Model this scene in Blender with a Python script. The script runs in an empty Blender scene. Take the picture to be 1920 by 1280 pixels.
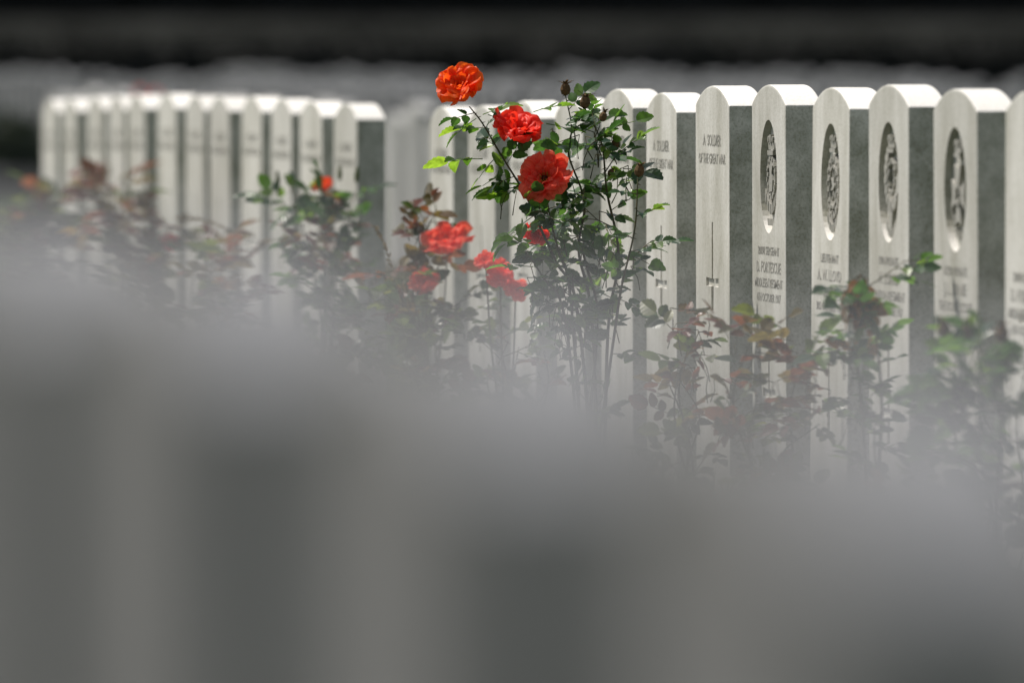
import bpy, bmesh, math, random
from mathutils import Vector, Matrix, Quaternion, noise
random.seed(11)
sc = bpy.context.scene
C = sc.collection
F = 19000.0           # focal length in pixels of the 1920-wide photograph
CAMH = 1.0
PITCH = math.atan(580/F)

# ---------------------------------------------------------------- helpers
def at(x, y, D):
    """point seen at photo pixel (x,y) at ground distance D"""
    dx, dz = (x-960)/F, -(y-640)/F
    c, s = math.cos(PITCH), math.sin(PITCH)
    d = Vector((dx, c + dz*s, -s + dz*c))
    return Vector((0,0,CAMH)) + d*(D/d.y)

class MB:
    def __init__(s): s.v=[]; s.f=[]; s.a=[]
    def add(s, vs, fs):
        o=len(s.v); s.v.extend(vs); s.f.extend([tuple(i+o for i in f) for f in fs])
    def tube(s, pts, r0, r1, n=6):
        vs=[]; fs=[]; N=len(pts)
        for i,p in enumerate(pts):
            a=pts[max(0,i-1)]; b=pts[min(N-1,i+1)]
            t=(b-a).normalized()
            q=t.to_track_quat('Z','Y')
            r=r0+(r1-r0)*i/(N-1)
            for k in range(n):
                an=2*math.pi*k/n
                vs.append(p+q@Vector((math.cos(an)*r,math.sin(an)*r,0)))
        for i in range(N-1):
            for k in range(n):
                fs.append((i*n+k,i*n+(k+1)%n,(i+1)*n+(k+1)%n,(i+1)*n+k))
        fs.append(tuple(range(n-1,-1,-1))); fs.append(tuple((N-1)*n+k for k in range(n)))
        s.add(vs,fs)
    def lathe(s, base, axis, prof, n=10):
        q=axis.normalized().to_track_quat('Z','Y'); vs=[]; fs=[]
        for (r,h) in prof:
            for k in range(n):
                an=2*math.pi*k/n
                vs.append(base+q@Vector((math.cos(an)*r,math.sin(an)*r,h)))
        for i in range(len(prof)-1):
            for k in range(n):
                fs.append((i*n+k,i*n+(k+1)%n,(i+1)*n+(k+1)%n,(i+1)*n+k))
        s.add(vs,fs)
    def box(s, x0,x1,y0,y1,z0,z1):
        s.add([Vector(p) for p in ((x0,y0,z0),(x1,y0,z0),(x1,y1,z0),(x0,y1,z0),(x0,y0,z1),(x1,y0,z1),(x1,y1,z1),(x0,y1,z1))],
              [(0,3,2,1),(4,5,6,7),(0,1,5,4),(1,2,6,5),(2,3,7,6),(3,0,4,7)])
    def prism(s, pts, y0, y1):
        n=len(pts)
        s.add([Vector((x,y0,z)) for x,z in pts]+[Vector((x,y1,z)) for x,z in pts],
              [tuple(range(n)), tuple(range(2*n-1,n-1,-1))]+[(i,n+i,n+(i+1)%n,(i+1)%n) for i in range(n)])
    def build(s, name, mat, parent=None, off=None, smooth=False):
        me=bpy.data.meshes.new(name)
        o=off or Vector((0,0,0))
        me.from_pydata([v-o for v in s.v],[],s.f)
        bm=bmesh.new(); bm.from_mesh(me)
        if len(bm.faces)<4000 and not smooth: bmesh.ops.recalc_face_normals(bm,faces=bm.faces)
        bm.to_mesh(me); bm.free()
        if smooth: me.polygons.foreach_set('use_smooth',[True]*len(me.polygons))
        if s.a:
            at_=me.attributes.new('petal','FLOAT_VECTOR','POINT'); at_.data.foreach_set('vector',[c for t in s.a for c in t])
        me.materials.append(mat)
        ob=bpy.data.objects.new(name,me); C.objects.link(ob)
        if parent: ob.parent=parent
        return ob

def tag(o,label=None,cat=None,group=None,kind=None):
    if label: o['label']=label
    if cat: o['category']=cat
    if group: o['group']=group
    if kind: o['kind']=kind
    return o
def empty(name,loc,rz=0):
    o=bpy.data.objects.new(name,None); C.objects.link(o); o.location=loc; o.rotation_euler=(0,0,rz); o.empty_display_size=.1
    return o

# ---------------------------------------------------------------- materials
def newmat(name):
    m=bpy.data.materials.new(name); m.use_nodes=True
    nt=m.node_tree; nt.nodes.clear()
    out=nt.nodes.new('ShaderNodeOutputMaterial')
    return m,nt,out
def ramp(nt,stops,interp='LINEAR'):
    r=nt.nodes.new('ShaderNodeValToRGB'); cr=r.color_ramp; cr.interpolation=interp
    while len(cr.elements)<len(stops): cr.elements.new(.5)
    for e,(p,c) in zip(cr.elements,stops): e.position=p; e.color=(*c,1)
    return r
def noise_n(nt,scale,detail=4,vec=None,rough=.55):
    n=nt.nodes.new('ShaderNodeTexNoise'); n.inputs['Scale'].default_value=scale; n.inputs['Detail'].default_value=detail; n.inputs['Roughness'].default_value=rough
    if vec: nt.links.new(vec,n.inputs['Vector'])
    return n
def mixc(nt,fac,a,b,mode='MIX'):
    m=nt.nodes.new('ShaderNodeMix'); m.data_type='RGBA'; m.blend_type=mode
    for sock,val in ((m.inputs[0],fac),(m.inputs[6],a),(m.inputs[7],b)):
        if hasattr(val,'links'): nt.links.new(val,sock)
        elif isinstance(val,tuple): sock.default_value=(*val,1)
        else: sock.default_value=val
    return m.outputs[2]

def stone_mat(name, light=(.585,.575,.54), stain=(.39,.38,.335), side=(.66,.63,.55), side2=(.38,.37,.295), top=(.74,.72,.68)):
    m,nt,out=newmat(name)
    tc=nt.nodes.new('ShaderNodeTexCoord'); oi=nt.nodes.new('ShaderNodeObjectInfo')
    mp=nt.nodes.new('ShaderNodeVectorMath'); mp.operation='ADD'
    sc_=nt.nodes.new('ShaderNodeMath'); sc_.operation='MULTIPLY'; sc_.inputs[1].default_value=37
    nt.links.new(oi.outputs['Random'],sc_.inputs[0])
    nt.links.new(tc.outputs['Object'],mp.inputs[0]); nt.links.new(sc_.outputs[0],mp.inputs[1])
    st=nt.nodes.new('ShaderNodeMapping'); st.inputs['Scale'].default_value=(1,1,.35); nt.links.new(mp.outputs[0],st.inputs[0])
    n1=noise_n(nt,9,6,st.outputs[0],.6); r1=ramp(nt,[(.36,(1,1,1)),(.68,(0,0,0))]); nt.links.new(n1.outputs[0],r1.inputs[0])
    face=mixc(nt,r1.outputs[0],stain,light)
    n2=noise_n(nt,160,3,mp.outputs[0],.7); r2=ramp(nt,[(.33,(.72,.71,.66)),(.52,(1,1,1))]); nt.links.new(n2.outputs[0],r2.inputs[0])
    face=mixc(nt,.6,face,r2.outputs[0],'MULTIPLY')
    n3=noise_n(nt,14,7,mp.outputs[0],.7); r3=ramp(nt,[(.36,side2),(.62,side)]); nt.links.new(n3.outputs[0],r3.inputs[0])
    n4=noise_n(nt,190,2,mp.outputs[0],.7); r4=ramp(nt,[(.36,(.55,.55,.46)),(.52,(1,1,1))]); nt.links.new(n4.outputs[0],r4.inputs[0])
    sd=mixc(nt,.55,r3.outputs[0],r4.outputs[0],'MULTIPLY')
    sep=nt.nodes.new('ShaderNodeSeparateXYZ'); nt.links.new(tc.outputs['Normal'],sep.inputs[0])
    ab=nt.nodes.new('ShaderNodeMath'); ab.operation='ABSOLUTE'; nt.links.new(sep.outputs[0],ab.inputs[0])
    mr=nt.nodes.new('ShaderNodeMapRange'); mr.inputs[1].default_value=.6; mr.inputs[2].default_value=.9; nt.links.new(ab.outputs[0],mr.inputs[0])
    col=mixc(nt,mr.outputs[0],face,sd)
    if top:  # upward faces lighter: the sunlit look of the tops is put into the colour
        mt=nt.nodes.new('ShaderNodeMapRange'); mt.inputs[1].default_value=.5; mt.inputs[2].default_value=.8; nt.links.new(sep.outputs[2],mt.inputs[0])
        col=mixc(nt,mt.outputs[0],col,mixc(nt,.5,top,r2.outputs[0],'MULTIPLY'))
    mr2=nt.nodes.new('ShaderNodeMapRange'); mr2.inputs[3].default_value=.88; mr2.inputs[4].default_value=1.04; nt.links.new(oi.outputs['Random'],mr2.inputs[0])
    hs=nt.nodes.new('ShaderNodeHueSaturation'); nt.links.new(mr2.outputs[0],hs.inputs['Value']); nt.links.new(col,hs.inputs['Color'])
    p=nt.nodes.new('ShaderNodeBsdfPrincipled'); p.inputs['Roughness'].default_value=.85; p.inputs['Specular IOR Level'].default_value=.2
    nt.links.new(hs.outputs[0],p.inputs['Base Color'])
    bp=nt.nodes.new('ShaderNodeBump'); bp.inputs['Strength'].default_value=.4; bp.inputs['Distance'].default_value=.002
    nt.links.new(n2.outputs[0],bp.inputs['Height']); nt.links.new(bp.outputs[0],p.inputs['Normal'])
    nt.links.new(p.outputs[0],out.inputs[0])
    return m
def leaf_mat(name,stops,transl=.35,rough=.38,tint=(2.4,2.5,1.0)):
    m,nt,out=newmat(name)
    g=nt.nodes.new('ShaderNodeNewGeometry'); r=ramp(nt,stops); nt.links.new(g.outputs['Random Per Island'],r.inputs[0])
    tc=nt.nodes.new('ShaderNodeTexCoord'); n=noise_n(nt,70,3,tc.outputs['Object']); r2=ramp(nt,[(.35,(.65,.65,.65)),(.65,(1.15,1.15,1.15))]); nt.links.new(n.outputs[0],r2.inputs[0])
    col=mixc(nt,1.0,r.outputs[0],r2.outputs[0],'MULTIPLY')
    p=nt.nodes.new('ShaderNodeBsdfPrincipled'); p.inputs['Roughness'].default_value=rough; nt.links.new(col,p.inputs['Base Color'])
    t=nt.nodes.new('ShaderNodeBsdfTranslucent')
    tcx=mixc(nt,1.0,col,tint,'MULTIPLY'); nt.links.new(tcx,t.inputs[0])
    mx=nt.nodes.new('ShaderNodeMixShader'); mx.inputs[0].default_value=transl
    nt.links.new(p.outputs[0],mx.inputs[1]); nt.links.new(t.outputs[0],mx.inputs[2]); nt.links.new(mx.outputs[0],out.inputs[0])
    return m
def petal_mat(name,base,mid,edge,transl=.5):
    """colour runs from the petal's base to its rim, with fine veins along it"""
    m,nt,out=newmat(name)
    a=nt.nodes.new('ShaderNodeAttribute'); a.attribute_name='petal'
    sp=nt.nodes.new('ShaderNodeSeparateXYZ'); nt.links.new(a.outputs['Vector'],sp.inputs[0])
    r=ramp(nt,[(.08,base),(.5,mid),(.97,edge)]); nt.links.new(sp.outputs[1],r.inputs[0])
    mp=nt.nodes.new('ShaderNodeMapping'); mp.inputs['Scale'].default_value=(9,1.2,40); nt.links.new(a.outputs['Vector'],mp.inputs[0])
    n=noise_n(nt,1.6,3,mp.outputs[0]); r2=ramp(nt,[(.35,(.80,.50,.50)),(.62,(1,1,1))]); nt.links.new(n.outputs[0],r2.inputs[0])
    col=mixc(nt,.8,r.outputs[0],r2.outputs[0],'MULTIPLY')
    d=nt.nodes.new('ShaderNodeBsdfPrincipled'); d.inputs['Roughness'].default_value=.45; d.inputs['Specular IOR Level'].default_value=.3; nt.links.new(col,d.inputs['Base Color'])
    t=nt.nodes.new('ShaderNodeBsdfTranslucent'); nt.links.new(col,t.inputs[0])
    mx=nt.nodes.new('ShaderNodeMixShader'); mx.inputs[0].default_value=transl
    nt.links.new(d.outputs[0],mx.inputs[1]); nt.links.new(t.outputs[0],mx.inputs[2]); nt.links.new(mx.outputs[0],out.inputs[0])
    return m
def plain_mat(name,a,b,scale=12,rough=.9,bump=0):
    m,nt,out=newmat(name)
    tc=nt.nodes.new('ShaderNodeTexCoord'); n=noise_n(nt,scale,6,tc.outputs['Object'],.65); r=ramp(nt,[(.3,a),(.7,b)]); nt.links.new(n.outputs[0],r.inputs[0])
    p=nt.nodes.new('ShaderNodeBsdfPrincipled'); p.inputs['Roughness'].default_value=rough; p.inputs['Specular IOR Level'].default_value=.2
    nt.links.new(r.outputs[0],p.inputs['Base Color'])
    if bump:
        bp=nt.nodes.new('ShaderNodeBump'); bp.inputs['Strength'].default_value=.8; bp.inputs['Distance'].default_value=bump
        nt.links.new(n.outputs[0],bp.inputs['Height']); nt.links.new(bp.outputs[0],p.inputs['Normal'])
    nt.links.new(p.outputs[0],out.inputs[0]); return m

M={}
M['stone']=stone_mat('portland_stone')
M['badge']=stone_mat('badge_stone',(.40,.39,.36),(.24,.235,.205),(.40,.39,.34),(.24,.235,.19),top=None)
M['stone_dim']=stone_mat('shade_toned_stone',(.150,.150,.150),(.11,.11,.11),(.235,.235,.225),(.18,.18,.17),top=(.215,.22,.232))  # near row: shade over the stones is put into this darker colour
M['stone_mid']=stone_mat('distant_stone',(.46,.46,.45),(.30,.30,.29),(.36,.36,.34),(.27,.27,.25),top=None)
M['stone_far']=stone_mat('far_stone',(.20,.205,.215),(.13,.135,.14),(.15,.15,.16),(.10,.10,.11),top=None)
M['letter']=plain_mat('incised_letter',(.22,.215,.195),(.32,.31,.28),40)  # letters stand proud; dirt and the shade of the cuts are in this grey
M['leaf']=leaf_mat('rose_leaf',[(0,(.018,.048,.022)),(.45,(.034,.078,.030)),(.8,(.065,.13,.035)),(1,(.13,.20,.045))],.42,.30)
M['leaf_bright']=leaf_mat('bright_leaf',[(0,(.045,.10,.02)),(.6,(.09,.17,.03)),(1,(.17,.25,.045))],.5)
M['leaf_red']=leaf_mat('young_red_leaf',[(0,(.11,.038,.028)),(.4,(.15,.06,.038)),(.7,(.085,.085,.035)),(1,(.16,.12,.045))],.45,tint=(2.0,1.7,1.0))
M['leaf_dusk']=leaf_mat('dusky_leaf',[(0,(.028,.046,.025)),(.5,(.05,.075,.034)),(.85,(.09,.11,.042)),(1,(.14,.14,.045))],.40)
M['leaf_dry']=leaf_mat('dry_leaf',[(0,(.22,.10,.025)),(.5,(.34,.18,.04)),(1,(.15,.12,.03))],.4,tint=(2,1.6,1))
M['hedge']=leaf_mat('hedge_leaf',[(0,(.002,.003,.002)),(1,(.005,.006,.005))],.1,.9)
M['shrub']=leaf_mat('shrub_leaf',[(0,(.025,.035,.025)),(1,(.05,.065,.042))],.25,.7,tint=(1.2,1.2,1))
M['stem']=plain_mat('rose_stem',(.05,.065,.03),(.12,.095,.05),60)
M['hip']=plain_mat('spent_bud',(.05,.035,.015),(.16,.09,.04),150)
M['budg']=plain_mat('green_bud',(.05,.09,.025),(.12,.13,.05),100)
M['p_or']=petal_mat('orange_red_petal',(.85,.030,.006),(1.0,.075,.008),(1.0,.19,.018),.60)
M['p_dr']=petal_mat('deep_red_petal',(.65,.012,.008),(.98,.034,.016),(1.0,.07,.03),.55)
M['p_co']=petal_mat('coral_red_petal',(.66,.016,.010),(1.0,.09,.05),(1.0,.20,.11),.62)
M['stamen']=plain_mat('stamen',(.25,.12,.01),(.5,.3,.03),300)
M['core']=plain_mat('flower_core',(.05,.01,.005),(.12,.03,.01),300)
M['grass']=leaf_mat('grass_blade',[(0,(.02,.045,.012)),(1,(.05,.09,.022))],.3,.6)
M['straw']=plain_mat('straw',(.25,.18,.08),(.4,.3,.15),80)
M['soil']=plain_mat('bed_soil',(.03,.022,.015),(.075,.055,.038),14,.95,.02)
M['ground']=plain_mat('lawn',(.022,.04,.012),(.04,.07,.02),2.2,.9,.02)
M['wall']=plain_mat('wall_stone',(.10,.085,.072),(.27,.235,.20),.7,.9,.02)

# ---------------------------------------------------------------- world, sun, camera
L=Vector((-.468,.256,.85)).normalized()
w=bpy.data.worlds.new('World'); sc.world=w; w.use_nodes=True
nt=w.node_tree; bg=nt.nodes['Background']; sky=nt.nodes.new('ShaderNodeTexSky'); sky.sky_type='NISHITA'; sky.sun_disc=False
sky.sun_elevation=math.asin(L.z); sky.sun_rotation=math.atan2(L.x,L.y); sky.dust_density=3.0; sky.ozone_density=.6
hs=nt.nodes.new('ShaderNodeHueSaturation'); hs.inputs['Saturation'].default_value=.6
nt.links.new(sky.outputs[0],hs.inputs['Color']); nt.links.new(hs.outputs[0],bg.inputs[0]); bg.inputs[1].default_value=.125
sl=bpy.data.lights.new('sun','SUN'); sl.energy=5.0; sl.angle=math.radians(.53); sl.color=(1,.95,.87)
so=bpy.data.objects.new('sun',sl); C.objects.link(so); so.rotation_euler=L.to_track_quat('Z','Y').to_euler(); so.location=(0,0,20)
cam=bpy.data.cameras.new('camera'); cam.sensor_width=36; cam.lens=F/1920*36; cam.clip_end=3000; cam.clip_start=.1
co=bpy.data.objects.new('camera',cam); C.objects.link(co); co.location=(0,0,CAMH); co.rotation_euler=(math.pi/2-PITCH,0,0)
cam.dof.use_dof=True; cam.dof.focus_distance=20.86; cam.dof.aperture_fstop=(cam.lens/1000)/.080
sc.camera=co
sc.view_settings.view_transform='Standard'; sc.view_settings.look='None'; sc.view_settings.exposure=0

# ---------------------------------------------------------------- ground
S=1500
me=bpy.data.meshes.new('ground')
xs=[-S,-60,-30]+[-12+i*.8 for i in range(31)]+[30,60,S]; ys=[-200,-20]+[i*1.2 for i in range(100)]+[200,S]
def gz(x,y):
    if abs(x)>29 or y<-1: return -.05
    base=-.05 if y<12 else (-.05+.07*min(1,(y-12)/6) if y<23 else max(-.13,.02-(y-23)*.006))
    return base+.012*noise.noise(Vector((x*.5,y*.5,0)))
vs=[(x,y,gz(x,y)) for y in ys for x in xs]; nx=len(xs)
fs=[(j*nx+i,j*nx+i+1,(j+1)*nx+i+1,(j+1)*nx+i) for j in range(len(ys)-1) for i in range(nx-1)]
me.from_pydata(vs,[],fs); me.polygons.foreach_set('use_smooth',[True]*len(fs)); me.materials.append(M['ground'])
g=bpy.data.objects.new('ground',me); C.objects.link(g); tag(g,'green lawn of the cemetery','ground',kind='structure')

SL=.1667
def rowX(c,D): return c-SL*D
def bed(c,D0,D1,nm='soil_bed'):
    b=MB(); n=int((D1-D0)/.25); vs=[]
    offs=(-.5,-.35,-.18,0,.14,.25)
    for i in range(n+1):
        D=D0+(D1-D0)*i/n
        for k,o in enumerate(offs):
            x=rowX(c,D)+o; e=k in(0,len(offs)-1)
            vs.append(Vector((x+(.03*noise.noise(Vector((D*3,k,c))) if e else 0),D,gz(x,D)+(-.01 if e else .02+.015*noise.noise(Vector((x*8,D*8,1)))))))
    m=len(offs)
    fs=[(i*m+k,i*m+k+1,(i+1)*m+k+1,(i+1)*m+k) for i in range(n) for k in range(m-1)]
    b.add(vs,fs); o=b.build(nm,M['soil'],smooth=True); return tag(o,None,'soil',kind='structure')
tag(bed(3.953,16.5,33.6),'dark soil bed along the sharp headstone row')
tag(bed(.5,2.0,7.0),'dark soil bed under the near blurred headstones')

random.seed(5); mb=MB()
for i in range(26000):
    D=random.uniform(14,72); x=random.uniform(-1,1)*(.056*D+.9)
    z=gz(x,D); h=random.uniform(.04,.09); a=random.uniform(0,6.28); wd=.004*(1+D/25)
    dx,dy=math.cos(a)*wd,math.sin(a)*wd; l=random.uniform(-.03,.03); l2=random.uniform(-.03,.03)
    mb.add([Vector((x-dx,D-dy,z-.01)),Vector((x+dx,D+dy,z-.01)),Vector((x+l,D+l2,z+h))],[(0,1,2)])
tag(mb.build('grass',M['grass'],smooth=True),'short mown green grass between the rows','grass',kind='stuff')

# ---------------------------------------------------------------- headstones
W2=.1905; T=.076; RISE=.040
ROT=math.atan2(-.9864,.1644)
def evalmesh(ob):
    dg=bpy.context.evaluated_depsgraph_get(); me=bpy.data.meshes.new_from_object(ob.evaluated_get(dg)); return me
def slab_mesh(H=.85, cross=None, oval=None, low=.14):
    R=(W2*W2+RISE*RISE)/(2*RISE); a0=math.asin(W2/R)
    pts=[(-W2,-low),(W2,-low)]
    for i in range(25):
        a=a0-2*a0*i/24; pts.append((R*math.sin(a),H-R+R*math.cos(a)))
    b=MB(); b.prism(pts,0,T); ob=b.build('slab_tmp',M['stone'])
    bm=bmesh.new(); bm.from_mesh(ob.data)
    es=[e for e in bm.edges if len(e.link_faces)==2 and e.calc_face_angle()>.35]
    bmesh.ops.bevel(bm,geom=es,offset=.0038,segments=2,affect='EDGES',profile=.6)
    bm.to_mesh(ob.data); bm.free()
    cut=[]
    if oval:
        c=MB(); c.prism([(.095*math.cos(t*math.pi/24),H-oval+.115*math.sin(t*math.pi/24)) for t in range(48)],-.02,.015); cut.append(c)
    if cross:
        zt=H-cross; y1=.005
        p=[(-.006,zt),(-.008,zt-.118),(-.070,zt-.116),(-.070,zt-.134),(-.014,zt-.134),(-.012,zt-.185),(.012,zt-.185),(.014,zt-.134),(.070,zt-.134),(.070,zt-.116),(.008,zt-.118),(.006,zt)]
        c=MB(); c.prism(p,-.02,y1); cut.append(c)
    tmp=[]
    for c in cut:
        co_=c.build('cut_tmp',M['badge'] if c is cut[0] and oval else M['stone']); tmp.append(co_)
        m=ob.modifiers.new('b','BOOLEAN'); m.operation='DIFFERENCE'; m.object=co_; m.solver='EXACT'
    bpy.context.view_layer.update()
    me=evalmesh(ob) if cut else ob.data.copy()
    for o in [ob]+tmp: bpy.data.objects.remove(o)
    me.name='slab'
    return me
def text_mesh(lines,H):
    bmm=bmesh.new()
    for s,z,size,mw in lines:
        cu=bpy.data.curves.new('t','FONT'); cu.body=s; cu.size=size; cu.extrude=.0004; cu.offset=.0003; cu.align_x='CENTER'; cu.resolution_u=2
        o=bpy.data.objects.new('t',cu); C.objects.link(o); bpy.context.view_layer.update()
        me=evalmesh(o); wd=max(v.co.x for v in me.vertices)-min(v.co.x for v in me.vertices)
        k=min(1.3,mw/wd)
        for v in me.vertices:
            x,y,zz=v.co; v.co=(x*k, -zz-.0003, H-z+y)
        bmm.from_mesh(me); bpy.data.objects.remove(o)
    me=bpy.data.meshes.new('inscription'); bmm.to_mesh(me); bmm.free(); me.materials.append(M['letter']); return me

def ring(b,cx,cz,rx,rz,t,y0,y1,n=28,a0=0,a1=2*math.pi,bump=0):
    for i in range(n):
        A=a0+(a1-a0)*i/n; B=a0+(a1-a0)*(i+.85 if bump else i+1)/n
        tt=t*(1+bump*((i%2)*2-1))
        b.prism([(cx+rx*math.cos(A),cz+rz*math.sin(A)),(cx+rx*math.cos(B),cz+rz*math.sin(B)),(cx+(rx-tt)*math.cos(B),cz+(rz-tt)*math.sin(B)),(cx+(rx-tt)*math.cos(A),cz+(rz-tt)*math.sin(A))],y0+(.001 if i%2 else 0),y1)
def crown(b,cz,s=1):
    y0,y1=.003,.016
    b.prism([(-.032*s,cz),(.032*s,cz),(.034*s,cz+.010*s),(-.034*s,cz+.010*s)],y0,y1)
    b.prism([(-.034*s,cz+.012*s),(.034*s,cz+.012*s),(.040*s,cz+.028*s),(.020*s,cz+.038*s),(0,cz+.028*s),(-.020*s,cz+.038*s),(-.040*s,cz+.028*s)],y0+.003,y1)
    b.prism([(-.006*s,cz+.026*s),(.006*s,cz+.026*s),(.009*s,cz+.044*s),(-.009*s,cz+.044*s)],y0,y1)
    for k in (-.024,.024): b.prism([((k+.007*math.cos(a))*s,cz+(.034+.007*math.sin(a))*s) for a in [i*math.pi/4 for i in range(8)]],y0,y1)
def scroll(b,cz,w,s=1):
    n=10
    for i in range(n):
        x0=-w+2*w*i/n; x1=-w+2*w*(i+.95)/n
        f=lambda x: cz+.35*x*x/w*1.4
        b.prism([(x0,f(x0)),(x1,f(x1)),(x1,f(x1)+.016*s),(x0,f(x0)+.016*s)],.004+.001*(i%2),.016)
def badge_mesh(kind,cz):
    b=MB(); y0,y1=.004,.016
    if kind==0:
        crown(b,cz+.045,.95)
        ring(b,0,cz+.0,.048,.046,.011,y0,y1,24,bump=.25)
        b.prism([(-.014,cz-.03),(.016,cz-.028),(.022,cz-.005),(.010,cz+.008),(.020,cz+.024),(.002,cz+.034),(-.016,cz+.022),(-.010,cz+.004),(-.024,cz-.008)],y0,y1)
        scroll(b,cz-.075,.062,1.3); b.prism([(-.03,cz-.098),(.03,cz-.098),(.036,cz-.084),(-.036,cz-.084)],y0,y1)
    elif kind==1:
        crown(b,cz+.06,.8)
        ring(b,0,cz-.008,.060,.064,.012,y0,y1,30,bump=.3)
        ring(b,0,cz-.008,.040,.044,.006,y0,y1,24)
        for k in range(8):
            a=k*math.pi/4+.2; b.prism([(.008*math.cos(a+1.57),cz-.008+.008*math.sin(a+1.57)),(.032*math.cos(a),cz-.008+.034*math.sin(a)),(.008*math.cos(a-1.57),cz-.008+.008*math.sin(a-1.57))],y0+.0007*k,y1)
        scroll(b,cz-.098,.05)
    elif kind==2:
        crown(b,cz+.058,.8)
        ring(b,.004,cz+.012,.066,.068,.020,y0,y1,20,math.radians(120),math.radians(330))
        b.prism([(.046,cz-.03),(.074,cz-.015),(.080,cz+.03),(.058,cz+.012)],y0,y1)
        ring(b,0,cz+.012,.034,.036,.007,y0,y1,16,bump=.3)
        b.prism([(-.012,cz-.09),(.010,cz-.094),(.018,cz-.045),(-.004,cz-.03),(-.020,cz-.05)],y0,y1)
        scroll(b,cz-.105,.04)
    else:
        crown(b,cz+.062,.75)
        for k in range(4):
            a=k*math.pi/2; c,s=math.cos(a),math.sin(a)
            P=[(-.010,.012),(-.028,.056),(0,.048),(.028,.056),(.010,.012)]
            b.prism([(x*c-z*s,cz-.008+x*s+z*c) for x,z in P],y0+.0006*k,y1)
        ring(b,0,cz-.008,.022,.022,.008,y0-.001,y1,16)
        ring(b,0,cz-.008,.070,.082,.010,y0+.003,y1,22,math.radians(190),math.radians(350),bump=.35)
    o=b.build('badge_tmp',M['badge']); me=o.data; bpy.data.objects.remove(o); me.name='badge'; return me

HB=.85
plain=slab_mesh(HB); cross_m=slab_mesh(HB,cross=.285); oval_m=slab_mesh(HB,cross=.50,oval=.186)
SOLD=[("A  SOLDIER",.125,.034,.20),("OF THE GREAT WAR",.162,.030,.30)]
t_sold=text_mesh(SOLD,HB)
def emb_text(a,b,c,d): return text_mesh([(a,.345,.024,.24),(b,.381,.032,.28),(c,.411,.026,.31),(d,.440,.024,.27)],HB)
t_emb=[emb_text("20098 SERGEANT","D. FORTESCUE","MIDDLESEX REGIMENT","4TH OCTOBER 1917"),
       emb_text("LIEUTENANT","A. W. LLOYD","SOUTH LANCASHIRE REGT","3RD OCTOBER 1917"),
       emb_text("1904 PRIVATE","W. LUARD","LONDON REGIMENT","26TH OCTOBER 1917"),
       emb_text("17330 PRIVATE","J. L. BIRNIE","THE ROYAL SCOTS","22ND OCTOBER 1917")]
badges=[badge_mesh(k,HB-.188) for k in range(4)]
random.seed(3)
def stone(Dfar,c,ytop,label,slab,txt=None,badge=None,group=None,mat=None,ztop=None):
    D=Dfar-.188; x=rowX(c,D)
    if ztop is None: ztop=CAMH-(ytop-60)/F*D
    root=empty('headstone',(x,D,ztop-HB),ROT+math.radians(random.uniform(-.7,.7)))
    root.rotation_euler.x=math.radians(random.uniform(-.35,.35)); root.rotation_euler.y=math.radians(random.uniform(-.3,.3))
    tag(root,label,'headstone',group)
    o=bpy.data.objects.new('slab',slab); C.objects.link(o); o.parent=root
    if mat: o.material_slots[0].link='OBJECT'; o.material_slots[0].material=mat
    if txt: t=bpy.data.objects.new('inscription',txt); C.objects.link(t); t.parent=root
    if badge: t=bpy.data.objects.new('badge',badge); C.objects.link(t); t.parent=root
    return root
G1='white headstones of the sharp row behind the roses'
cR=3.953
right=[
 (805,200,'white headstone just right of the gap in the row, soldier inscription near its top',cross_m,t_sold,None),
 (880,198,'white headstone right behind the orange-red top rose stem, second right of the gap',cross_m,t_sold,None),
 (957,189,'white headstone standing behind the deep red rose, third right of the gap',cross_m,t_sold,None),
 (1044,184,'white headstone mostly hidden behind the leaves of the tall rose bush',cross_m,t_sold,None),
 (1128,167,'white headstone whose broad top rises right of the dried rose buds',cross_m,t_sold,None),
 (1211,174,'lower white headstone right of the tall rose bush with soldier inscription and cross',cross_m,t_sold,None),
 (1306,161,'white soldier headstone with carved cross, directly left of the first badge headstone',cross_m,t_sold,None),
 (1410,159,'white headstone with crowned wreath badge and scroll, first with an oval badge',oval_m,t_emb[0],badges[0]),
 (1518,164,'white headstone with round starred badge ring in its oval',oval_m,t_emb[1],badges[1]),
 (1630,159,'white headstone with curved horn badge, behind the drooping dry rose stem',oval_m,t_emb[2],badges[2]),
 (1755,167,'white headstone with cross shaped badge in its oval, last one fully in view',oval_m,t_emb[3],badges[3]),
 (1885,169,'white headstone cut off by the right edge of the photo',cross_m,t_emb[0],None),
]
for x,y,lab,sm,tx,bd in right:
    D=F*cR/(x+2207); stone(D,cR,y,lab,sm,tx,bd,G1)
left=[(78,186),(120,184),(163,181),(203,180),(243,178),(299,176),(347,179),(397,181),(452,181),(508,185),(567,190),(627,194)]
ordn=['twelfth','eleventh','tenth','ninth','eighth','seventh','sixth','fifth','fourth','third','second','']
for (x,y),o in zip(left,ordn):
    D=F*cR/(x+2207)
    lab='white headstone left of the gap, whole grey side showing, nearest of the soft left group' if not o else \
        ('leftmost white headstone of the soft left group, farthest along the row' if o=='twelfth' else '%s white headstone leftward from the gap in the soft left group'%o)
    stone(D,cR,y,lab,cross_m,t_sold,None,G1)
G2='large blurred headstones close to the camera'
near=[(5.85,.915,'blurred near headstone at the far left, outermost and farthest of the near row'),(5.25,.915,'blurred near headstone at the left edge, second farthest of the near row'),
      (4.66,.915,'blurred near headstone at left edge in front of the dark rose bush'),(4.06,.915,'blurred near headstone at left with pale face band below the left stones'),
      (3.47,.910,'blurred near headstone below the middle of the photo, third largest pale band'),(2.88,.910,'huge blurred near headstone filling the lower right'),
      (2.29,.900,'nearest blurred headstone, at the lower right edge')]
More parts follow.
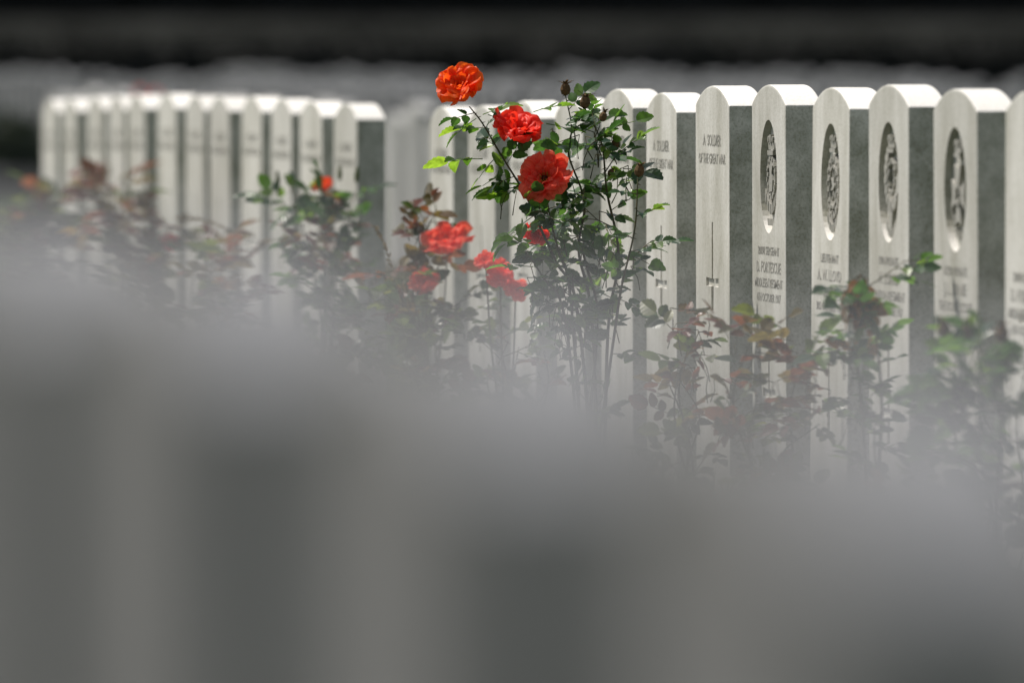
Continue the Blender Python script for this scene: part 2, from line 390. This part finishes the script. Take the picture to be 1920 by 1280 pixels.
for D,z,lab in near: stone(D,.5,0,lab,plain,None,None,G2,M['stone_dim'],z)
far_me=slab_mesh(.85)
G3='far blurred headstones in the rows beyond'
random.seed(8)
def farrow(c,D0,D1,ztop,which,mat=None):
    D=D0
    while D<D1:
        D+=.6
        if random.random()<.08: continue
        o=bpy.data.objects.new('headstone',far_me); C.objects.link(o)
        if mat: o.material_slots[0].link='OBJECT'; o.material_slots[0].material=mat
        o.location=(rowX(c,D),D,ztop+random.uniform(-.05,.03)-HB); o.rotation_euler=(0,0,ROT+math.radians(random.uniform(-1,1)))
        tag(o,'far white blurred headstone in the %s row beyond the sharp row'%which,'headstone',G3+', %s row'%which)
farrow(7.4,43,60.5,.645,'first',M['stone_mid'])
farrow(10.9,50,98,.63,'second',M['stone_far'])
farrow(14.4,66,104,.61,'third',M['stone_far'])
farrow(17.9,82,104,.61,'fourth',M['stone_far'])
for a in ((7.4,42,62),(10.9,50,86)):
    tag(bed(*a),'dark soil bed under a far headstone row',group='far soil beds')

# ---------------------------------------------------------------- boundary
def leafbox(name,mat,x0,x1,y0,y1,z1,n,size):
    b=MB()
    m=60; vs=[];fs=[]
    for i in range(m+1):
        x=x0+(x1-x0)*i/m; h=z1-.08+.06*noise.noise(Vector((x*.7,0,3)))
        vs+= [Vector((x,y0+.08,-.3)),Vector((x,y0+.08,h)),Vector((x,y1-.08,h)),Vector((x,y1-.08,-.3))]
    for i in range(m):
        for k in range(3): fs.append((i*4+k,i*4+k+1,(i+1)*4+k+1,(i+1)*4+k))
    b.add(vs,fs)
    for i in range(n):
        x=random.uniform(x0,x1); 
        if random.random()<.75: p=Vector((x,y0+random.uniform(-.06,.12),random.uniform(-.1,z1)))
        else: p=Vector((x,random.uniform(y0,y1),z1+.06*noise.noise(Vector((x*.7,0,3)))+random.uniform(-.08,.03)))
        a=Vector((random.gauss(0,1),random.gauss(0,1),random.gauss(0,1))).normalized()*size; c_=a.cross(Vector((random.gauss(0,1),random.gauss(0,1),random.gauss(0,1)))).normalized()*size*.5
        b.add([p-a,p+c_,p+a,p-c_],[(0,1,2,3)])
    return b.build(name,mat,smooth=True)
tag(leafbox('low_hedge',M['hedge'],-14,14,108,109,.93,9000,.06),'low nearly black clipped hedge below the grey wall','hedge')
wl=empty('boundary_wall',(0,111,0))
b=MB(); x=-16
while x<16:
    for z in (0,.26,.52,.78): 
        off=.35 if int(z/.26+.5)%2 else 0
        b.box(x+off,x+off+.69,0,.4,z-.15*(z==0),z+.25)
    x+=.7
b.build('masonry',M['wall'],wl)
b=MB(); x=-16
while x<16:
    b.box(x,x+1.19,-.05,.45,1.032,1.15); x+=1.2
b.build('coping',M['wall'],wl)
tag(wl,'long low grey stone wall with flat coping between dark hedges','wall')
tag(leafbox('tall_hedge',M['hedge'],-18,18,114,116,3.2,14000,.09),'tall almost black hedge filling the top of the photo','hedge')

# ---------------------------------------------------------------- plants
def catm(P,n=6):
    out=[]; P=[P[0]*2-P[1]]+P+[P[-1]*2-P[-2]]
    for i in range(1,len(P)-2):
        for k in range(n):
            t=k/n; a,b,c,d=P[i-1],P[i],P[i+1],P[i+2]
            out.append(.5*((2*b)+(c-a)*t+(2*a-5*b+4*c-d)*t*t+(3*b-a-3*c+d)*t**3))
    out.append(P[-2]); return out
def rv(s=1): return Vector((random.gauss(0,s),random.gauss(0,s),random.gauss(0,s)))
def leaflet(b,p,d,up,Ln,Wd,curl=.25):
    d=d.normalized(); sd=d.cross(up)
    if sd.length<1e-3: sd=d.cross(Vector((1,0,.1)))
    sd.normalize(); up=sd.cross(d).normalized()
    n=11; vs=[]; fs=[]
    fold=random.uniform(.05,.45)
    for i in range(n+1):
        t=i/n
        c_=p+d*(Ln*t)-up*(curl*Ln*t*t)
        w_=Wd*math.sin(math.pi*min(1,t**.8))**.8 if 0<t<1 else 0
        if i%2: w_*=.88
        e=d*(.04*Ln if i%2==0 else 0)
        vs+=[c_, c_+sd*w_+up*w_*fold+e, c_-sd*w_+up*w_*fold+e]
    for i in range(n):
        a=i*3; fs+=[(a,a+3,a+4,a+1),(a,a+2,a+5,a+3)]
    b.add(vs,fs)
def compound(b,bs,p,d,size,pairs=2):
    d=d.normalized(); up=Vector((0,0,1))+rv(.4)
    RL=size*1.25; sd=d.cross(up).normalized(); up=sd.cross(d).normalized()
    pts=[p+d*(RL*t)-up*(.12*RL*t*t) for t in (0,.35,.7,1)]
    bs.tube(pts,.0010,.0006,4)
    for k,t in enumerate((.42,.80)[:pairs]):
        q=p+d*(RL*t)-up*(.12*RL*t*t)
        for s in (-1,1):
            if random.random()<.08: continue
            dd=(d*.55+sd*s+rv(.12)).normalized()
            l=size*random.uniform(.64,.88)*(.87 if k==0 else 1)
            leaflet(b,q,dd,up+rv(.3),l,l*random.uniform(.34,.41),random.uniform(.0,.45))
    l=size*random.uniform(.9,1.15); leaflet(b,pts[-1],d+rv(.08),up+rv(.3),l,l*.38,random.uniform(.05,.4))
def rose(parent,off,p,axis,R,mat,seed,open_=1.0,stam=False,name='rose_flower'):
    random.seed(seed); b=MB(); q=axis.normalized().to_track_quat('Z','Y')
    wh=[(6,1.0,52,92),(6,.88,40,78),(5,.72,26,62),(5,.54,14,44),(4,.38,5,22)] if not stam else [(5,1.02,60,90),(5,.92,50,76),(5,.74,38,62),(4,.55,28,52),(3,.36,20,44)]
    pid=0
    for wi,(n,s,f0,f1) in enumerate(wh):
        ph=random.uniform(0,6.28)
        for k in range(n):
            pid+=1
            az=ph+2*math.pi*k/n+random.uniform(-.2,.2); Lp=R*s*random.uniform(.88,1.1); W=Lp*random.uniform(.56,.70)
            a0=math.radians(f0*open_+random.uniform(-6,6)); a1=math.radians(f1*open_+random.uniform(-18,18))
            nu,nv=14,12; vs=[]; r=.06*R
            k1=random.uniform(2.2,4.2); p1=random.uniform(0,6.28); k2=random.uniform(6,10); p2=random.uniform(0,6.28); cup=random.uniform(.10,.38); amp=random.uniform(.09,.17); notch=random.uniform(0,.14)
            rr,hh=r,0; roll=random.uniform(25,75)
            for j in range(nv+1):
                v=.04+.94*j/nv
                ang=a0+(a1-a0)*v**1.4
                if v>.75: ang+=math.radians(roll)*(v-.75)/.25*open_*.8
                st=Lp*.94/nv if j else 0
                rr+=math.sin(ang)*st; hh+=math.cos(ang)*st
                ww=W*v**.55*max(0,(1-v**8))**.5
                for i in range(nu+1):
                    u=-1+2*i/nu
                    lat=ww*u
                    n_in=cup*ww*u*u+amp*Lp*v*v*(math.sin(k1*u+p1)+.5*math.sin(k2*u+p2))
                    tl=-notch*Lp*math.exp(-(u/.3)**2)*max(0,v-.7)/.3
                    nr,nh=-math.cos(ang),math.sin(ang)
                    R_=rr+n_in*nr+tl*math.sin(ang); H_=hh+n_in*nh+tl*math.cos(ang)
                    x=R_*math.cos(az)-lat*math.sin(az); y=R_*math.sin(az)+lat*math.cos(az)
                    vs.append(p+q@Vector((x,y,H_))); b.a.append((u,v,pid*.37))
            fs=[(j*(nu+1)+i,j*(nu+1)+i+1,(j+1)*(nu+1)+i+1,(j+1)*(nu+1)+i) for j in range(nv) for i in range(nu)]
            b.add(vs,fs)
    o=b.build(name,mat,parent,off,smooth=True)
    s_=MB()
    s_.lathe(p-q@Vector((0,0,R*.28)),q@Vector((0,0,1)),[(0.0001,0),(R*.10,R*.05),(R*.13,R*.15),(R*.10,R*.27)],8)
    for k in range(5):
        a=k*1.257; d=q@Vector((math.cos(a),math.sin(a),-.3)); leaflet(s_,p-q@Vector((0,0,.03*R)),d,q@Vector((0,0,1)),R*.5,R*.08,.3)
    s_.build('calyx',M['budg'],o,off)
    if stam:
        c_=MB(); c_.lathe(p+q@Vector((0,0,.03*R)),q@Vector((0,0,1)),[(R*.10,0),(R*.11,R*.08),(R*.05,R*.14),(.0001,R*.15)],10)
        c_.build('flower_core',M['core'],o,off,smooth=True)
        c_=MB()
        for k in range(34):
            a=random.uniform(0,6.28); rr=R*random.uniform(.12,.24); hh=R*random.uniform(.16,.26)
            a3=p+q@Vector((math.cos(a)*rr*.5,math.sin(a)*rr*.5,R*.04)); e=p+q@Vector((math.cos(a)*rr,math.sin(a)*rr,hh))
            c_.tube([a3,(a3+e)/2,e],.0004,.0004,3); c_.lathe(e,q@Vector((0,0,1)),[(.0001,-.0012),(.0014,0),(.0001,.0014)],5)
        c_.build('stamens',M['stamen'],o,off)
    return o
def spent(parent,off,p,axis,s=1.0,mat='hip',name='spent_bud'):
    b=MB(); ax=axis.normalized(); q=ax.to_track_quat('Z','Y')
    b.lathe(p,ax,[(.001,0),(.0065*s,.003*s),(.0085*s,.010*s),(.0065*s,.017*s),(.003*s,.020*s),(.0001,.021*s)],9)
    for k in range(8):
        a=k*.8+random.random()*.4; o_=random.uniform(.3,1.1)
        d=q@Vector((math.cos(a)*o_,math.sin(a)*o_,1)); leaflet(b,p+ax*.016*s,d,ax,random.uniform(.010,.018)*s,.0024*s,.3)
    return b.build(name,M[mat],parent,off)
def bud(parent,off,p,axis,s=1,petal='p_or',name='rose_bud'):
    b=MB(); ax=axis.normalized(); q=ax.to_track_quat('Z','Y')
    b.lathe(p,ax,[(.0001,0),(.006*s,.006*s),(.008*s,.014*s),(.005*s,.024*s),(.0001,.032*s)],9)
    o=b.build(name,M[petal],parent,off,smooth=True)
    c_=MB(); c_.lathe(p-ax*.006*s,ax,[(.002*s,0),(.006*s,.004*s),(.006*s,.009*s)],8)
    for k in range(5):
        a=k*1.257; base=p+q@Vector((math.cos(a)*.007*s,math.sin(a)*.007*s,.003*s))
        leaflet(c_,base,q@Vector((-math.cos(a)*.08,-math.sin(a)*.08,1)),q@Vector((-math.cos(a),-math.sin(a),0)),.038*s,.0045*s,.0)
    c_.build('sepals',M['budg'],o,off)
    return o

def bush(label,xp,D,ztop,hw,nst,spacing,size,flowers=(),buds=(),seed=1,red=.4,tmin=.25,group='rose bushes in the bed along the sharp row',stems=None,mains=('leaf','leaf_red'),clumps=()):
    random.seed(seed)
    X=at(xp,640,D).x; base=Vector((X,D,gz(X,D)))
    root=empty('rose_bush',base); tag(root,label,'rose bush',group)
    st=MB(); A=MB(); B=MB()
    paths=[]
    if stems:
        for S_ in stems: paths.append(([base+Vector((random.uniform(-.03,.03),random.uniform(-.03,.03),0))]+[at(*q) for q in S_],.0038,.0013))
    for i in range(nst):
        a=random.uniform(0,6.28); r=hw*random.uniform(.2,1); h=ztop*random.uniform(.62,1) if i else ztop
        tip=base+Vector((math.cos(a)*r,math.sin(a)*r*.7,0)); tip.z=h
        m1=base.lerp(tip,.33)+Vector((random.uniform(-.04,.04),random.uniform(-.03,.03),.03)); m2=base.lerp(tip,.68)+Vector((random.uniform(-.05,.05),random.uniform(-.03,.03),.02))
        paths.append(([base+Vector((random.uniform(-.04,.04),random.uniform(-.03,.03),-.02)),m1,m2,tip],.0032,.0010))
    for P,r0,r1 in paths:
        c_=catm(P,6); st.tube(c_,r0,r1,6)
        length=sum((c_[i+1]-c_[i]).length for i in range(len(c_)-1)); nxt=length*tmin; az=random.uniform(0,6.28); run=0
        for i in range(len(c_)-1):
            seg=(c_[i+1]-c_[i]); l=seg.length
            while run+l>=nxt:
                p=c_[i]+seg*((nxt-run)/l); t=nxt/length; az+=2.4+random.uniform(-.4,.4)
                q=seg.normalized().to_track_quat('Z','Y')
                d=q@Vector((math.cos(az),math.sin(az),random.uniform(.1,.7)))
                pr=red*(1.6 if t>.72 else .35)
                tgt=B if random.random()<pr else A
                if random.random()<.2 and t<.92:
                    e=p+d.normalized()*random.uniform(.05,.10)+Vector((0,0,.02)); tw=[p,(p+e)/2+rv(.005),e]; st.tube(tw,.0015,.0008,5)
                    for m in range(3): compound(tgt,st,tw[1].lerp(e,m/2),d+rv(.5),size*random.uniform(.6,1.0))
                else: compound(tgt,st,p,d,size*random.uniform(.6,1.1))
                nxt+=spacing*random.uniform(.6,1.4)
            run+=l
        for k in range(int(length/.03)):
            i=random.randrange(1,len(c_)-1); a=random.uniform(0,6.28); q=(c_[i+1]-c_[i]).normalized().to_track_quat('Z','Y'); d=q@Vector((math.cos(a),math.sin(a),-.3))
            p=c_[i].lerp(c_[i+1],random.random()); st.tube([p,p+d*.004,p+d*.008],.0014,.0002,4)
    for (x,y,rx,ry,n,col) in clumps:
        for k in range(n):
            a=random.uniform(0,6.28); rr=random.random()**.5
            p=at(x+rx*rr*math.cos(a),y+ry*rr*math.sin(a),D+random.uniform(-.09,.09)); s0=p+Vector((random.uniform(-.02,.02),random.uniform(-.02,.02),-.05))
            st.tube([s0,(s0+p)/2+rv(.004),p],.0013,.0008,4)
            compound(B if col and random.random()<.7 else A,st,p,Vector((random.uniform(-1,1),random.uniform(-1,.4),random.uniform(-.3,.6))),size*random.uniform(.6,1.15))
    for fl in flowers:
        x,y,dD,R,ax,mt,sd=fl[:7]; p=at(x,y,D+dD)
        if not(len(fl)>7 and fl[7]=='nostem'):
            e=p-Vector(ax).normalized()*R*.25; m=base.lerp(e,.75); m.z=base.z+(e.z-base.z)*.62
            st.tube(catm([base.lerp(e,.2),m,e],6),.003,.0018,6)
    st.build('stems',M['stem'],root,base,smooth=True)
    if A.v: A.build('foliage',M[mains[0]],root,base,smooth=False)
    if B.v: B.build('young_foliage',M[mains[1]],root,base,smooth=False)
    for fl in flowers:
        x,y,dD,R,ax,mt,sd=fl[:7]; rose(root,base,at(x,y,D+dD),Vector(ax),R,M[mt],sd,fl[8] if len(fl)>8 else 1.0,len(fl)>9)
    for (x,y,dD,ax,s,k) in buds:
        (spent(root,base,at(x,y,D+dD),Vector(ax),s) if k=='h' else bud(root,base,at(x,y,D+dD),Vector(ax),s,k))
    return root,base

DH=20.86
heroS=[[(1082,580,DH),(1042,490,DH),(1003,405,DH),(985,365,DH-.02),(938,288,DH-.03),(905,232,DH-.03),(880,200,DH-.02)],
 [(1070,560,DH),(1050,480,DH-.03),(1034,420,DH-.03),(1026,375,DH-.02)],
 [(1110,600,DH+.05),(1085,470,DH+.04),(1096,380,DH+.03),(1066,290,DH+.03),(1072,240,DH+.02),(1060,178,DH+.02)],
 [(1140,620,DH+.08),(1160,480,DH+.06),(1138,360,DH+.04),(1128,270,DH+.02),(1098,205,DH+.02)],
 [(1150,640,DH-.1),(1165,540,DH-.15),(1190,430,DH-.2),(1196,335,DH-.2)],
 [(1060,600,DH-.05),(1018,520,DH-.06),(985,470,DH-.06)],
 [(1120,620,DH+.05),(1100,500,DH+.02),(1072,410,DH+.06),(1045,310,DH+.06),(1035,240,DH+.06)],
]
hero,hb=bush('tall rose bush in focus with three open red roses rising above the headstones',1110,DH,.28,.12,1,.038,.042,
  flowers=[(862,166,-.02,.054,(-.15,-.70,.55),'p_or',21,'nostem',.97),(970,254,-.05,.061,(.20,-.55,.80),'p_dr',22,'nostem',.90),(1021,336,-.09,.057,(-.06,-.90,.42),'p_co',27,'nostem',.98,1),
           (1010,428,.1,.038,(-.3,-.5,-.4),'p_dr',24,'nostem',.7)],
  buds=[(1060,180,.02,(.0,-.1,1),1.3,'h'),(1096,205,.02,(.1,0,1),1.35,'h'),(1152,280,.0,(.2,-.1,1),1.1,'h'),(1197,332,-.2,(.15,0,1),1.25,'h'),(1128,228,-.05,(.3,0,1),1.0,'h'),(1142,330,0,(.5,0,1),.8,'h')],
  seed=42,red=.03,tmin=.46,stems=heroS,
  clumps=[(1105,245,50,36,11,0),(1128,335,58,50,9,0),(1085,430,60,45,9,0),(1145,480,45,55,8,0),(1030,510,45,45,8,0),(950,375,25,30,3,0),(1075,590,90,40,20,0)])
random.seed(77); b=MB()
for (x,y,dx,dz,sz) in ((905,298,-1,.05,.064),(925,300,-.5,-.5,.048),(930,275,.3,-.6,.045),(912,240,-.8,.05,.05),(893,222,-.8,-.5,.044),(905,215,.8,.35,.045),(915,215,.6,-.2,.04),(1000,210,.8,.3,.045),(1024,232,.8,-.1,.045),(1000,405,-.9,-.6,.058),(985,425,-.7,-.5,.05),(1048,412,.8,-.1,.05),(948,325,-1,-.4,.05),(962,352,-1,-.1,.045),(1090,250,.7,.5,.045),(1095,215,.9,.1,.045),(1010,460,-.8,.2,.05),(1000,500,-.9,.1,.05),(1150,240,.5,.2,.045)):
    compound(b,b,at(x,y,DH-.0),Vector((dx,random.uniform(-.3,.3),dz)),sz*.86,random.choice((1,2)))
b.build('bright_foliage',M['leaf_bright'],hero,hb)

def DB(x,c=3.68): return F*c/(x+2207)
DK=('leaf_dusk','leaf_red')
bush('dim dark green rose bush at the left edge, farthest of the bushes',60,DB(60),.55,.16,9,.034,.055,seed=2,red=.3,mains=DK,clumps=[(40,410,75,45,16,0),(110,430,50,40,6,1)])
bush('rose bush with reddish young leaves below the leftmost headstones',225,DB(225),.59,.13,7,.038,.056,flowers=[(318,462,0,.03,(0,-1,.5),'p_co',31)],seed=3,red=.6,mains=DK,clumps=[(220,370,60,30,10,1),(250,430,80,30,8,1)])
bush('low sparse rose bush with red tinted leaves, left of the green budding bush',425,DB(425),.48,.13,6,.040,.050,seed=4,red=.6,mains=DK,clumps=[(440,460,60,40,6,1)])
bush('green rose bush with one orange rose and upright buds before the left group',600,DB(600),.63,.13,6,.040,.050,
  flowers=[(606,351,-.02,.030,(-.1,-.6,.8),'p_or',33)],buds=[(522,345,0,(-.1,0,1),.8,'budg'),(637,335,0,(0,0,1),.8,'budg'),(668,338,0,(.1,0,1),.85,'budg')],seed=5,red=.25,mains=('leaf','leaf_red'),
  clumps=[(590,385,95,28,10,0),(650,375,50,25,4,0),(590,470,80,45,6,1)])
bush('rose bush with a full coral rose and olive red leaves in the gap',800,DB(820),.60,.10,6,.040,.046,
  flowers=[(838,456,-.12,.055,(-.1,-.65,.65),'p_co',35),(797,532,-.05,.036,(-.2,-.7,.5),'p_co',36)],seed=6,red=.5,mains=DK,clumps=[(790,420,40,40,5,1),(870,590,90,35,13,0),(740,540,50,50,6,1)])
bush('low rose bush with a cluster of small red roses left of the tall bush',950,DB(940),.39,.13,6,.042,.044,
  flowers=[(910,492,-.05,.026,(-.2,-.7,.7),'p_co',37),(938,524,-.05,.034,(0,-.7,.6),'p_dr',38),(968,548,-.05,.032,(.2,-.7,.6),'p_co',39),(938,500,0,.022,(.2,-.8,.9),'p_co',40)],seed=7,red=.3,mains=DK)
bush('rose bush with reddish tips before the soldier headstones right of the tall bush',1300,DB(1300),.41,.09,4,.044,.042,seed=8,red=.5,mains=DK,clumps=[(1290,595,65,26,5,1),(1330,680,70,40,6,1)])
bush('wide rose bush with red tinted leaves under the first badge headstones',1460,DB(1470),.42,.11,5,.040,.045,seed=9,red=.5,mains=DK,clumps=[(1430,630,80,30,8,1),(1490,710,75,50,9,1),(1420,750,70,40,5,0)])
SH=18.75
r_,b_=bush('tall leaning rose stem with drooping dry orange brown leaves before the horn badge',1630,SH,.30,.03,1,.034,.042,seed=10,red=.05,mains=('leaf','leaf_dry'),tmin=.3,
  stems=[[(1652,800,SH),(1650,700,SH),(1638,600,SH),(1618,518,SH),(1592,540,SH)],[(1615,760,SH),(1605,660,SH),(1608,600,SH),(1614,545,SH)]],
  clumps=[(1602,640,24,60,11,0),(1610,740,35,60,9,0),(1600,570,20,25,4,0)])
b=MB(); random.seed(4)
for (x,y) in ((1614,512),(1624,522),(1598,526),(1632,545),(1614,552),(1588,534),(1624,575),(1606,545),(1634,600),(1618,535)): compound(b,b,at(x,y,SH-.03),Vector((random.uniform(-.5,.5),-.3,-.9)),.034)
b.build('dry_foliage',M['leaf_dry'],r_,b_)
bush('low green rose bush between the dry stem and the right edge bush',1700,DB(1700),.20,.07,3,.038,.042,seed=12,red=.3,mains=DK)
bush('dark green rose bush with broad leaves at the right edge',1850,DB(1850),.49,.12,5,.042,.054,seed=13,red=.10,mains=('leaf','leaf_red'),buds=[(1770,630,0,(0,0,1),1.3,'h'),(1812,632,0,(0,0,1),1.3,'h'),(1880,640,0,(0,0,1),1.4,'h')],clumps=[(1840,660,75,28,9,0),(1755,700,35,40,5,0),(1860,740,60,50,7,0)])
bush('small blurred red flowering bush seen through the gap, before the far row',790,50,.36,.2,6,.05,.06,flowers=[(800,350,0,.05,(0,-1,.3),'p_dr',50)],seed=14,red=.3,group='far blurred rose bushes')
bush('small blurred red flowering bush above the left headstone tops',265,54,.56,.35,6,.06,.07,flowers=[(262,174,-.2,.022,(0,-1,.5),'p_dr',51),(292,178,0,.022,(0,-1,.5),'p_dr',52)],seed=15,red=.3,group='far blurred rose bushes')
def shrub(x,D,h,wd,label,seed):
    random.seed(seed); X=at(x,640,D).x; base=Vector((X,D,gz(X,D)-.02)); root=empty('shrub',base); tag(root,label,'shrub')
    s=MB(); f=MB()
    for k in range(9):
        a=k*.7; tip=base+Vector((math.cos(a)*wd*.6,math.sin(a)*.4*wd,h*random.uniform(.7,.95))); s.tube(catm([base,base.lerp(tip,.5)+rv(.03),tip],4),.012,.004,5)
    for k in range(2000):
        v=rv(1).normalized()*random.random()**.3; p=base+Vector((v.x*wd,v.y*wd*.7,h*.5+v.z*h*.5+.04*noise.noise(v*3)))
        d=rv(1); leaflet(f,p,d,rv(1),.07,.022,.1)
    s.build('branches',M['stem'],root,base); f.build('foliage',M['shrub'],root,base)
shrub(10,66,.62,.42,'dark green blurred shrub at the left edge beyond the leftmost headstone',61)

def stalk(pts,label,seed):
    random.seed(seed); P=catm([at(*p) for p in pts],6); base=P[0].copy()
    root=empty('grass_stalk',base); tag(root,label,'grass stalk','seeding grass stalks in the rose bed')
    b=MB(); b.tube(P,.0013,.0006,5); b.build('stalk',M['straw'],root,base)
    h=MB()
    for i in range(len(P)//2,len(P)-1):
        for k in range(3):
            p=P[i].lerp(P[i+1],random.random()); d=(P[i+1]-P[i]).normalized()+rv(.35); leaflet(h,p,d,Vector((0,-1,0)),.012,.0022,0)
    h.build('seed_head',M['straw'],root,base)
stalk([(470,640,26.5),(455,500,26.5),(425,435,26.5),(380,415,26.5),(335,411,26.5)],'thin straw coloured grass stalk arching left over the low sparse bush',1)
stalk([(395,640,27),(385,520,27),(378,465,27),(368,440,27)],'short straw coloured grass stalk standing upright below the arching one',2)
stalk([(760,640,23.2),(745,540,23.2),(725,470,23.2),(704,425,23.2)],'straw coloured grass stalk leaning left before the gap',3)
